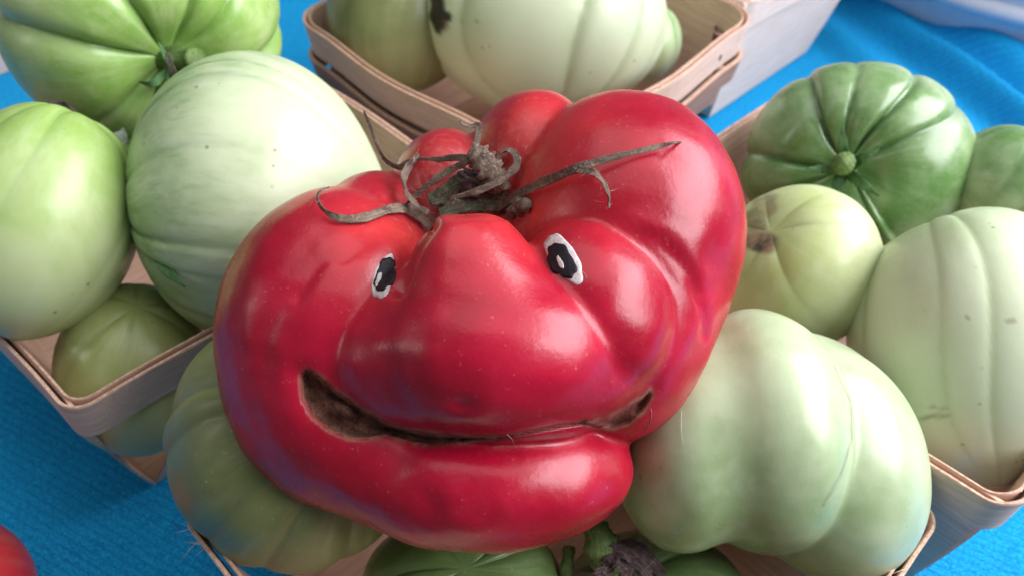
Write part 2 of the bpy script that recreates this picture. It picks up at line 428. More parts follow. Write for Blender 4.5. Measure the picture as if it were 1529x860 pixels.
def basket(name, label, centre, rot, top=14.8, base=11.0, h=8.5, z0=.12, mat=None, mrim=None, mfloor=None, rad=1.3, bow=.35,
           band=1.65, panels=((9.6, 0), (9.6, 0), (9.6, 0), (9.6, 0)), double=False, staples=0, sag=0.0, seed=0, lean=(0, 0)):
    mat = mat or M_WOOD; mrim = mrim or mat; mfloor = mfloor or mat
    r_ = random.Random(seed)
    cx, cy = centre; ca, sa = math.cos(rot), math.sin(rot)
    def W(x, y, z): return (cx + ca * x - sa * y + lean[0] * (1 - z / h), cy + sa * x + ca * y + lean[1] * (1 - z / h), z0 + z)
    root = empty(name, (cx, cy, z0)); tag(root, label, 'basket', 'wooden veneer baskets on the blue cloth')
    # floor
    b = base / 2
    n = 8; V = []; uv = []; fc = []
    for zz in (0, .16):
        for i in range(n + 1):
            for j in range(n + 1):
                x = -b + base * i / n; y = -b + base * j / n
                V.append(W(x, y, zz)); uv.append((x, y))
    N = (n + 1) ** 2
    for i in range(n):
        for j in range(n):
            k = i * (n + 1) + j
            fc.append([k, k + 1, k + n + 2, k + n + 1]); fc.append([N + k, N + k + n + 1, N + k + n + 2, N + k + 1])
    ring = [i * (n + 1) for i in range(n + 1)] + [n * (n + 1) + j for j in range(1, n + 1)] + [i * (n + 1) + n for i in range(n - 1, -1, -1)] + [j for j in range(n - 1, 0, -1)]
    for i in range(len(ring)):
        a = ring[i]; c = ring[(i + 1) % len(ring)]; fc.append([a, c, N + c, N + a])
    mk('floor_panel', V, fc, mfloor, root, uv=uv, smooth=False)
    # four side panels (local +x, +y, -x, -y), each a bent strip of veneer
    for k in range(4):
        wid, off = panels[k]; th = .10
        a = k * math.pi / 2; c_, s_ = math.cos(a), math.sin(a)
        nu, nv = 10, 10; V = []; uv = []; cut = []
        for layer in (0, 1):
            for i in range(nu + 1):
                for j in range(nv + 1):
                    tv = j / nv; tu = i / nu - .5
                    wv_ = base * .985 * (1 - tv) ** .8 + wid * (1 - (1 - tv) ** .8) if wid < base else base + (wid - base) * tv
                    y = tu * wv_ + off * tv
                    bend = b + (top / 2 - b - .18) * (1 - (1 - tv) ** 1.35) + bow * .9 * math.sin(math.pi * (tu + .5)) ** 2 * tv
                    x = bend + (-th if layer else 0)
                    z = tv * (h - .12)
                    V.append(W(c_ * x - s_ * y, s_ * x + c_ * y, z)); uv.append((y + k * 31, z + 3 * k)); cut.append(0)
        N = (nu + 1) * (nv + 1); fc = []
        for i in range(nu):
            for j in range(nv):
                q0 = i * (nv + 1) + j
                fc.append([q0, q0 + nv + 1, q0 + nv + 2, q0 + 1]); fc.append([N + q0, N + q0 + 1, N + q0 + nv + 2, N + q0 + nv + 1])
        ring = [i * (nv + 1) for i in range(nu + 1)] + [nu * (nv + 1) + j for j in range(1, nv + 1)] + [i * (nv + 1) + nv for i in range(nu - 1, -1, -1)] + [j for j in range(nv - 1, 0, -1)]
        for i in range(len(ring)):
            p0 = ring[i]; p1 = ring[(i + 1) % len(ring)]; fc.append([p0, N + p0, N + p1, p1])
        mk('side_panel', V, fc, mat, root, uv=uv, attrs={'cut': cut}, smooth=False)
    # rim bands
    def loop_band(nm, grow, z0_, z1_, th, m_, taper=0.0, jag=0.0):
        pts = round_square(top + 2 * grow, rad + grow * .6, bow)
        n_ = len(pts); nxt = np.roll(pts, -1, 0); prv = np.roll(pts, 1, 0)
        tg = nxt - prv; tg /= np.linalg.norm(tg, axis=1)[:, None]; nr = np.stack([-tg[:, 1], tg[:, 0]], 1)
        if ((nr * pts).sum(1)).mean() < 0: nr = -nr
        seg = np.linalg.norm(nxt - pts, axis=1); arc = np.concatenate([[0], np.cumsum(seg)[:-1]])
        prof = [(0, z0_), (th, z0_), (th, z1_ - .05), (th * .8, z1_), (th * .2, z1_), (0, z1_ - .05)]
        V = []; uv = []; cut = []
        for i in range(n_):
            ph = i / n_ * 2 * math.pi
            wob = .05 * math.sin(3 * ph + seed) + .04 * math.sin(7 * ph + 2 * seed) + sag * math.sin(2 * ph + 1)
            for (o_, z_) in prof:
                tp = taper * (z_ - h) + o_
                x, y = pts[i] + nr[i] * tp
                V.append(W(x, y, z_ + wob)); uv.append((arc[i], z_ + o_)); cut.append(1.0 if z_ >= z1_ - .01 else 0.0)
        m = len(prof); fc = []
        for i in range(n_):
            j = (i + 1) % n_
            for e in range(m):
                f = (e + 1) % m; fc.append([i * m + e, i * m + f, j * m + f, j * m + e])
        return mk(nm, V, fc, m_, root, uv=uv, attrs={'cut': cut}, smooth=False)
    loop_band('outer_rim', -.05, h - band, h, .13, mrim, .12)
    loop_band('inner_rim', -.28, h - band * .8, h + .03, .10, mrim, .12)
    if double:
        loop_band('lower_band', .22, h - band - 1.55, h - band - .30, .26, M_WOODD, .2)
        loop_band('lower_band', -.05, h - band - 3.0, h - band - 1.75, .30, M_WOODD, .22)
    for k in range(staples):
        a = r_.choice([1, 3, 0, 2]) ; t_ = r_.uniform(-.38, .38) * top
        c_, s_ = math.cos(a * math.pi / 2), math.sin(a * math.pi / 2)
        x = top / 2 + bow * math.cos(math.pi * t_ / top) ** 2 + .19; z_ = h - r_.uniform(.35, 1.2)
        V = []; l_ = .24; tilt = r_.uniform(-.5, .5)
        for (dx, dy, dz) in [(a_, b_, c2) for a_ in (-.10, -.02) for b_ in (-.02, .02) for c2 in (-l_ / 2, l_ / 2)]:
            y_ = t_ + dy + dz * tilt; V.append(W(c_ * (x + dx) - s_ * y_, s_ * (x + dx) + c_ * y_, z_ + dz))
        mk('staple', V, [[0, 1, 3, 2], [4, 6, 7, 5], [0, 4, 5, 1], [2, 3, 7, 6], [0, 2, 6, 4], [1, 5, 7, 3]], M_STAPLE, root, smooth=False)
    return root
R45 = math.radians(45)
# panel order: local +x, +y, -x, -y ; turned 45 deg: NE, NW, SW, SE
basket('wooden_basket', 'wooden basket at the left, heaped with large pale green tomatoes', (-13.1, 25.9), math.radians(46), seed=1, staples=2, top=15.9, base=11.4, lean=(-1.0, -.2),
       panels=((12, 0), (12, 0), (15.4, 0), (7.4, 1.2)), rad=.9, bow=.25)
basket('wooden_basket', 'front wooden basket mostly hidden under the big red tomato, with a frayed corner', (1.4, 12.2), R45, seed=2, top=15.2, h=7.2, mfloor=M_WOODD, panels=((12, 0),) * 4, mrim=M_WOOD, rad=.6, bow=.2)
basket('wooden_basket', 'wooden basket at the right, holding the ribbed dark green tomato', (13.4, 22.5), R45, seed=3, top=15.6, base=12.4, lean=(.6, 0),
       panels=((13, 0), (13, 0), (14.9, 0), (13.8, 0)), mat=M_WOOD, rad=.9, bow=.2)
basket('wooden_basket', 'wooden basket behind the red tomato holding a pale tomato with a black scar', (.7, 39.4), R45, seed=4, top=17.0, base=12.5, double=True, staples=5, rad=2.2, bow=.5,
       mat=M_WOOD, mfloor=M_WOODD, panels=((12, 0), (12, 0), (12, 0), (11.2, -.6)))
basket('wooden_basket', 'whitish veneer basket cut off by the top edge, on the blue cloth', (11.9, 50.8), R45, seed=5, mat=M_WOODP, mrim=M_WOODP,
       panels=((13, 0), (13, 0), (13, 0), (14.4, 0)))
basket('wooden_basket', 'white veneer basket corner at the left edge behind the topmost green tomato', (-38.0, 50.8), R45, seed=6, mat=M_WOODP, mrim=M_WOODP,
       panels=((13, 0), (13, 0), (13, 0), (14.4, 0)))

FRAYED = bpy.data.objects['wooden_basket.001']
def fray():
    r_ = np.random.default_rng(5); V = []; fc = []
    for i in range(22):
        t = r_.random(); b = P(1378 - 4 * t, 752 + 8 * t, 23.2) if i > 19 else P(1352, 848, 22.0) if i > 17 else P(288 + 22 * t, 784 + 34 * t, 23.5 - .3 * t) + r_.normal(size=3) * .06
        d = -Rv * (.3 + .5 * r_.random()) + Uv * r_.uniform(-.5, .25) - Fv * r_.uniform(-.3, .3); d /= np.linalg.norm(d); l = .15 + .45 * r_.random()
        bend = r_.normal(size=3) * .25 * l; sd = np.cross(d, Fv); sd /= np.linalg.norm(sd); tt = np.cross(d, sd); k = len(V); wd = .009 + .014 * r_.random()
        for f, wf in ((0, 1), (.5, .7), (1, .15)):
            p_ = b + d * l * f + bend * f * f
            for a in (0, 2.09, 4.19): V.append(p_ + (sd * math.cos(a) + tt * math.sin(a)) * wd * wf)
        for e in (0, 3):
            for a in range(3): fc.append([k + e + a, k + e + (a + 1) % 3, k + e + 3 + (a + 1) % 3, k + e + 3 + a])
    o = mk('wood_splinters', V, fc, M_WOODP, FRAYED, attrs={'cut': [0] * len(V)}, smooth=False); o['kind'] = 'stuff'
fray()

# ------------------------------------------------------------------ galvanised tub
def build_tub():
    t = NT('galvanised_steel'); n1 = t.noise(45, 4, .6); v = t.n('ShaderNodeTexVoronoi'); v.inputs['Scale'].default_value = 70; t.l(t.obj(), v.inputs['Vector'])
    base = t.mix(n1, (.46, .50, .60), (.62, .66, .75)); base = t.mix(t.math('MULTIPLY', v.outputs['Distance'], .4), base, (.62, .66, .74))
    m = t.set(Base_Color=base, Metallic=.12, Roughness=t.map(n1, .3, .7, .32, .5))
    cx, cy = 44.2, 68.0
    def lathe(nm, prof, parent):
        n = 96; V = []; fc = []
        for i in range(n):
            a = 2 * math.pi * i / n
            for r, z in prof: V.append((cx + r * math.cos(a), cy + r * math.sin(a), z))
        k = len(prof)
        for i in range(n):
            j = (i + 1) % n
            for e in range(k - 1): fc.append([i * k + e, j * k + e, j * k + e + 1, i * k + e + 1])
        return mk(nm, V, fc, m, parent)
    root = empty('metal_tub', (cx, cy, .05)); tag(root, 'grey galvanised metal tub standing on the cloth at the top right', 'tub')
    lathe('tub_wall', [(0, .3), (21.2, .3), (21.7, .1), (21.9, .5), (22.1, 2.2), (22.5, 8), (23.2, 24), (22.9, 24), (22.2, 8), (21.6, 1), (0, .9)], root)
    lathe('raised_bead', [(22.13, 2.6), (22.55, 2.8), (22.8, 3.2), (22.75, 3.6), (22.35, 3.9), (22.1, 4.0)], root)
    lathe('raised_bead', [(22.3, 6.0), (22.7, 6.2), (22.85, 6.5), (22.7, 6.8), (22.4, 7.0)], root)
    lathe('rolled_rim', [(23.1 + .5 * math.cos(a), 24 + .5 * math.sin(a)) for a in np.linspace(0, 2 * math.pi, 12)], root)
build_tub()

# ================================================================== ribbons (sepals, stems)
def catmull(pts, n):
    p = np.array(pts, float); p = np.vstack([2 * p[0] - p[1], p, 2 * p[-1] - p[-2]]); out = []
    segs = len(p) - 3
    for i in range(n):
        t = i / (n - 1) * segs; k = min(int(t), segs - 1); f = t - k
        a, b, c, d = p[k:k + 4]
        out.append(.5 * ((2 * b) + (-a + c) * f + (2 * a - 5 * b + 4 * c - d) * f ** 2 + (-a + 3 * b - 3 * c + d) * f ** 3))
    return np.array(out)
def ribbon(name, pts, widths, thick, mat, parent, up=None, twist=(0, 0), curl=.3, rough=.08, n=48, m=12, seed=0, label=None):
    """flattened, curled, wrinkled strap along pts (world cm); widths cm along it"""
    r_ = np.random.default_rng(seed + 100)
    C = catmull(pts, n); Wd = np.interp(np.linspace(0, 1, n), np.linspace(0, 1, len(widths)), widths)
    Tk = np.interp(np.linspace(0, 1, n), np.linspace(0, 1, len(thick)), thick) if isinstance(thick, (list, tuple)) else np.full(n, thick)
    up = np.array([0, -q, q]) if up is None else np.array(up, float)
    V = []; UVr = []; arc = np.concatenate([[0], np.cumsum(np.linalg.norm(np.diff(C, axis=0), axis=1))]); tw = np.interp(np.linspace(0, 1, n), np.linspace(0, 1, len(twist)), twist)
    ph = r_.random(6) * 6.28
    for i in range(n):
        tg = C[min(i + 1, n - 1)] - C[max(i - 1, 0)]; tg /= np.linalg.norm(tg) + 1e-9
        sd = np.cross(tg, up); sd /= np.linalg.norm(sd) + 1e-9; nm = np.cross(sd, tg)
        a = tw[i] + .25 * math.sin(i * .35 + ph[0]); sd, nm = math.cos(a) * sd + math.sin(a) * nm, -math.sin(a) * sd + math.cos(a) * nm
        wv = Wd[i] * (1 + rough * math.sin(i * .9 + ph[1]) + rough * .7 * math.sin(i * 2.1 + ph[2])) / 2
        tk = max(Tk[i] / 2, .006)
        for j in range(m):
            b = 2 * math.pi * j / m
            x = math.cos(b) * wv; y = math.sin(b) * tk + curl * wv * (math.cos(b) ** 2) * (1 + .5 * math.sin(i * .5 + ph[3]))
            y += rough * .6 * tk * math.sin(3 * b + i * .8 + ph[4])
            V.append(C[i] + sd * x + nm * y); UVr.append((arc[i] + seed, j / m * 2 if j <= m / 2 else 2 - j / m * 2))
    fc = []
    for i in range(n - 1):
        for j in range(m):
            k = (j + 1) % m; fc.append([i * m + j, i * m + k, (i + 1) * m + k, (i + 1) * m + j])
    fc.append(list(range(m))[::-1]); fc.append([(n - 1) * m + j for j in range(m)])
    o = mk(name, V, fc, mat, parent, uv=UVr)
    if label: o['label'] = label
    return o, C, Wd
def hairs(parent, centres, count, length, mat, seed=3, wid=.006):
    r_ = np.random.default_rng(seed); V = []; fc = []
    allc = np.vstack(centres)
    for i in range(count):
        c = allc[r_.integers(len(allc))] + r_.normal(size=3) * .05
        d = r_.normal(size=3); d /= np.linalg.norm(d); l = length * (.4 + r_.random()); bend = r_.normal(size=3) * .35 * l
        s = np.cross(d, r_.normal(size=3)); s /= np.linalg.norm(s) + 1e-9
        k = len(V); t = np.cross(d, s)
        for (f, wf) in ((0, 1), (.5, .7), (1, .2)):
            p = c + d * l * f + bend * f * f
            for a in (0, 2.09, 4.19): V.append(p + (s * math.cos(a) + t * math.sin(a)) * wid * wf)
        for e in (0, 3):
            for a in range(3): fc.append([k + e + a, k + e + (a + 1) % 3, k + e + 3 + (a + 1) % 3, k + e + 3 + a])
    o = mk('fuzz', V, fc, mat, parent); o['kind'] = 'stuff'; return o

# ================================================================== THE RED TOMATO WITH A FACE
D0 = 22.0
RED = [  # groups: (blend, [u, v, z toward viewer, ru, rv, rz, turn, blend]) in pixels of the photograph
    (0, [(720, 540, -100, 270, 200, 180, 0, 20),     # core
         (500, 492, -40, 168, 214, 195, 8, 40),      # left side
         (545, 610, -20, 165, 150, 180, 0, 60),      # lower left
         (722, 697, 10, 222, 115, 190, 0, 40)]),      # chin
    (10, [(930, 350, -50, 178, 212, 190, 0, 26),     # right shoulder
          (916, 506, -40, 134, 168, 190, 33, 40)]),  # right side, lower
    (9, [(798, 255, -128, 100, 117, 132, 0, 10)]),    # back lobe
    (15, [(668, 283, -146, 80, 88, 116, 0, 8)]),      # small back lobe
    (14, [(566, 338, -118, 86, 82, 112, 0, 8)]),      # low back lobe
    (30, [(524, 482, 30, 114, 146, 140, 14, 18)]),   # left cheek
    (5, [(932, 464, 38, 134, 150, 100, -24, 7)]),    # thin fold
    (5, [(886, 462, 78, 118, 142, 142, -22, 7)]),    # right cheek
    (10, [(696, 402, 130, 92, 96, 112, -6, 14),       # bridge of the nose
         (737, 522, 110, 190, 138, 182, 0, 60),
         (596, 540, 34, 150, 104, 150, 20, 80),
         (858, 562, 46, 124, 74, 146, -18, 50)]),     # nose and upper lip
]
p, dr, FR, c0, s = lobed_body(RED, D0, (720, 525, -50), sub=7)
u, v = campix(p); front = p[:, 2] > c0[2] - 30 * s
MOUTH = [(449, 560), (455, 552), (463, 553), (482, 566), (500, 583), (530, 604), (560, 620), (578, 632), (620, 643), (665, 649), (700, 652), (742, 651),
         (690, 661), (640, 665), (600, 657), (572, 651), (545, 656), (520, 654), (490, 641), (467, 620), (453, 592)]
MOUTH_R = [(868, 631), (892, 627), (915, 621), (936, 609), (955, 596), (971, 581), (974, 592), (961, 616), (940, 633), (915, 641), (890, 638)]
sdm = np.where(front, np.minimum(poly_sd(u, v, MOUTH), poly_sd(u, v, MOUTH_R)), 999)
crack = np.where(front, line_dist(u, v, [(690, 657), (740, 653), (800, 643), (870, 631)]), 999)
lips = np.where(front, line_dist(u, v, [(450, 560), (470, 615), (520, 650), (580, 648), (660, 656), (740, 653), (800, 643), (870, 631), (930, 622), (972, 582)]), 999)
tong = np.where(front, np.exp(-(((u - 520) / 30) ** 2 + ((v - 606) / 20) ** 2)), 0)
view = p / np.linalg.norm(p, axis=1)[:, None]
hole = sstep(-sdm, -1.5, 8) * (np.where(u > 800, 16, 34) + 8 * vnoise(p, 6, 4)) - tong * 24 * sstep(-sdm, 5, 13) + 15 * np.exp(-(crack / 3.6) ** 2) + 6 * np.exp(-(lips / 18) ** 2)
dim = np.where(front, np.exp(-(((u - 688) / 20) ** 2 + ((v - 603) / 11) ** 2)), 0)
dim2 = np.where(front, np.exp(-(((u - 655) / 40) ** 2 + ((v - 590) / 16) ** 2)), 0)
hole = hole + 7 * dim + 3 * dim2
# stem cavity, and the shallow flutes that run down from it
sten = np.exp(-(((u - 690) / 70) ** 2 + ((v - 282) / 34) ** 2)) * (p[:, 2] > c0[2] - 190 * s) * (v < 330)
ang = np.arctan2(v - 300, u - 700)
def groove(pts, w_, dep):
    return np.where(p[:, 2] > c0[2] - 120 * s, dep * np.exp(-(line_dist(u, v, pts) / w_) ** 2), 0)
gro = groove([(600, 330), (530, 350), (470, 395), (440, 440)], 12, 4)
gro += groove([(455, 380), (420, 430), (395, 500), (388, 560)], 20, 3)
gro += groove([(640, 330), (616, 365), (602, 400), (592, 428)], 11, 24)
gro += groove([(612, 336), (560, 352), (510, 385)], 12, 5)
gro += groove([(930, 337), (985, 355), (1032, 412), (1054, 470), (1056, 500)], 8, 4) + groove([(1056, 500), (1050, 540), (1030, 590)], 12, 2) - groove([(950, 330), (1005, 350), (1050, 410)], 14, 3)
gro += groove([(980, 215), (1040, 270), (1075, 340), (1080, 420)], 24, 3)
gro += groove([(560, 660), (590, 700), (640, 760)], 26, 5)
bumpy = 2.0 * vnoise(p, 2.0, 1) + .9 * vnoise(p, 5, 2)
p = p + view * (hole * s)[:, None] - dr * ((26 * sten + gro - bumpy) * s)[:, None]
VR = cam2world(p)
mouth = sstep(-sdm, -.5, 4) * np.where(u > 800, .75, 1); lip = np.exp(-((sdm - .8) / 3.4) ** 2)
lip = np.maximum(lip, .3 * np.exp(-(crack / 3) ** 2)); mouth = np.maximum(mouth, .75 * np.exp(-(crack / 2.2) ** 2))  # closed crack is coloured brown too, painting the shade inside the crease
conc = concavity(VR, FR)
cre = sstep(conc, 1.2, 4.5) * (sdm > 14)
stem_c = P(700, 280, D0)
ds = np.linalg.norm(VR - stem_c, axis=1)
shoulder = sstep(-ds, -6.0, -1.2) * (.7 + .3 * vnoise(VR, 1.2, 5)); dust = .8 * np.exp(-(ds / 1.8) ** 2) + .35 * cre * front
red = mk('red_tomato', VR, FR, M_RED, attrs={'mouth': mouth, 'lip': lip, 'crease': cre, 'dust': np.clip(dust, 0, 1), 'shoulder': np.clip(shoulder, 0, 1)})
tag(red, 'knobbly red tomato with a nose, two painted eyes and a grinning mouth', 'tomato', 'tomatoes')
RED_BVH = BVHTree.FromPolygons([tuple(x) for x in VR], FR)
def hit(uu, vv, fallback=None):
    d = P(uu, vv, 1.0) - CAM; d /= np.linalg.norm(d)
    r = RED_BVH.ray_cast(Vector(CAM), Vector(d))
    if r[0] is None: return fallback, None
    return np.array(r[0]), np.array(r[1])
def on_red(uu, vv, lift=0.0, d=None):
    """point above the red tomato's skin at a pixel, lifted toward the viewer (cm); d forces a depth"""
    if d is not None: return P(uu, vv, d)
    h, n = hit(uu, vv)
    if h is None: return P(uu, vv, D0 + 1.5)
    dd = CAM - h; return h + dd / np.linalg.norm(dd) * lift

def patch(name, cu, cv, ru, rv, rot, lift, mat, parent, jag=.06, seed=0, cutf=None, dome=.03):
    r_ = np.random.default_rng(seed); rings, segs = 7, 40; a = math.radians(rot); V = []
    ph = r_.random(4) * 6.28
    def at(rad, th, l):
        k = 1 + jag * (math.sin(3 * th + ph[0]) + .8 * math.sin(5 * th + ph[1]) + .6 * math.sin(9 * th + ph[2]))
        x = ru * rad * math.cos(th) * k; y = rv * rad * math.sin(th) * k
        if cutf: x, y = cutf(x, y)
        uu = cu + x * math.cos(a) + y * math.sin(a); vv = cv + x * math.sin(a) - y * math.cos(a)
        h, n = hit(uu, vv)
        return h + n * l
    V.append(at(0, 0, lift + dome))
    for i in range(1, rings + 1):
        for j in range(segs):
            rad = i / rings; V.append(at(rad, 2 * math.pi * j / segs, lift + dome * (1 - rad ** 3)))
    for j in range(segs): V.append(at(1.02, 2 * math.pi * j / segs, -.03))
    fc = [[0, 1 + j, 1 + (j + 1) % segs] for j in range(segs)]
    for i in range(rings):
        for j in range(segs):
            k = (j + 1) % segs; fc.append([1 + i * segs + j, 1 + (i + 1) * segs + j, 1 + (i + 1) * segs + k, 1 + i * segs + k])
    return mk(name, V, fc, mat, parent)
e1 = patch('eye', 573, 414, 15, 34, 17, .012, M_WHITE, red, .04, 1, dome=.02)
patch('pupil', 575, 411, 14.6, 26, 18, .045, M_BLACK, e1, .07, 2, dome=.015)
patch('glint', 565, 419, 4.0, 11, 14, .07, M_GLINT, e1, .06, 3, dome=.01)
e2 = patch('eye', 842, 387, 20, 42, -33, .012, M_WHITE, red, .04, 4, dome=.02)
patch('pupil', 839, 391, 18, 28, -33, .045, M_BLACK, e2, .07, 5, dome=.015)
patch('glint', 838, 394, 3.4, 10, -24, .07, M_GLINT, e2, .06, 6, dome=.01)

# dried calyx
PXC = D0 / F_PX
cal = []
def sep(pts, widths, **kw):
    W_ = [on_red(a, b, l, *rest) for (a, b, l, *rest) in pts]
    o, C, _ = ribbon('sepal', W_, [x * PXC * .8 for x in widths], kw.pop('thick', .042), kw.pop('mat', M_DRY), red, **kw); cal.append(C); return o
sep([(735, 312, .1), (765, 298, .25), (800, 278, .35), (850, 256, .45), (885, 244, .35), (935, 230, .25), (985, 219, .2), (1012, 213, .2), (1037, 212, .1, 22.6)], [24, 20, 17, 16, 14, 10, 8, 6, 3], seed=1, twist=(0, .4, -.4, .3, .8), curl=.35)
sep([(862, 254, .45), (885, 258, .5), (901, 274, .42), (908, 292, .35), (909, 311, .18)], [14, 12, 9, 9, 4], seed=2, twist=(0, .6, 1.0), curl=.4)
sep([(648, 336, .05), (628, 322, .3), (605, 312, .35), (580, 314, .3), (545, 325, .22), (512, 327, .22), (487, 316, .3), (475, 300, .4), (478, 286, .5), (491, 280, .5)], [30, 24, 22, 17, 16, 14, 9, 6, 5, 3], seed=3, twist=(.2, -.3, .5, 0), curl=.35)
sep([(706, 236, 0, 21.9), (675, 236, 0, 22.2), (640, 240, 0, 22.5), (612, 244, 0, 22.8), (595, 250, 0, 22.9), (575, 238, 0, 23.0), (563, 215, 0, 23.0), (553, 188, 0, 22.9), (546, 172, 0, 22.9), (544, 165, 0, 22.9)], [12, 13, 12, 16, 12, 10, 8, 7, 6, 3], seed=4, twist=(0, .5, .2), curl=.2)
sep([(708, 238, 0, 21.8), (680, 250, 0, 21.9), (650, 268, 0, 21.9), (625, 288, 0, 22.0), (607, 304, 0, 22.1)], [14, 14, 15, 12, 7], seed=5, twist=(0, .5, 1.0), curl=.25)
sep([(625, 232, 0, 22.7), (608, 250, 0, 22.4), (602, 272, 0, 22.2), (608, 290, 0, 22.0), (620, 306, 0, 21.9), (640, 318, 0, 21.9)], [15, 18, 16, 14, 14, 12], seed=6, twist=(.5, 1.2, .5), curl=.3)
sep([(706, 252, 0, 21.9), (710, 225, 0, 22.0), (714, 200, 0, 22.1), (714, 187, 0, 22.1), (704, 189, 0, 22.1), (692, 187, 0, 22.05), (686, 181, 0, 22.0)], [17, 15, 13, 12, 8, 6, 3], seed=7, twist=(0, .3, -.5), curl=.3)
sep([(742, 245, 0, 21.7), (748, 230, 0, 21.8), (760, 226, 0, 21.7), (771, 234, 0, 21.5), (770, 248, 0, 21.4), (757, 262, 0, 21.3), (735, 277, 0, 21.25), (705, 288, 0, 21.3), (668, 297, 0, 21.4)], [10, 12, 14, 15, 16, 15, 14, 12, 6], seed=8, twist=(.6, .9, .2, 0, .2), curl=.3)
sep([(740, 280, 0, 22.0), (752, 290, 0, 21.9), (755, 305, 0, 21.9)], [16, 14, 12], seed=9)
sep([(640, 300, 0, 22.2), (665, 290, 0, 22.2), (690, 270, 0, 22.2), (715, 262, 0, 22.1)], [26, 34, 36, 26], seed=10, mat=M_DRYG, curl=.1)
sep([(655, 318, 0, 22.2), (690, 304, 0, 22.1), (725, 300, 0, 22.1), (758, 308, 0, 22.0)], [30, 40, 44, 26], seed=12, mat=M_DRYG, curl=.1, twist=(.4, .1, -.2))
o, C, _ = ribbon('stem', [P(704, 226, 21.75), P(716, 234, 21.6), P(728, 250, 21.5), P(738, 266, 21.6), P(742, 282, 21.9)], [x * PXC for x in (22, 32, 38, 40, 30)], [.2, .42, .5, .5, .4], M_DRY, red, curl=.15, rough=.2, seed=20, n=40, m=18); cal.append(C)
o, C, _ = ribbon('stem', [P(712, 262, 21.8), P(706, 274, 21.9), P(700, 290, 22.1)], [x * PXC for x in (44, 40, 30)], .4, M_DARKDRY, red, curl=.1, rough=.25, seed=21, n=26, m=16); cal.append(C)
o, C, _ = ribbon('stem', [on_red(765, 318, .05), on_red(776, 309, .25), on_red(787, 306, .3)], [x * PXC for x in (16, 24, 14)], .34, M_DRY, red, curl=.0, rough=.3, seed=22, n=18, m=12); cal.append(C)
hairs(red, cal, 700, .13, M_HAIR, wid=.0045)
# a few loose hairs and scratches lying on the skin
for k, pts in enumerate(([(757, 648), (764, 655), (768, 663)], [(966, 598), (973, 615), (969, 635), (956, 652)], [(869, 405), (874, 410), (876, 416)])):
    ribbon('stray_hair', [on_red(a, b, .03) for a, b in pts], [.015, .012, .006], .012, M_HAIR, red, curl=0, n=14, m=5, seed=90 + k)

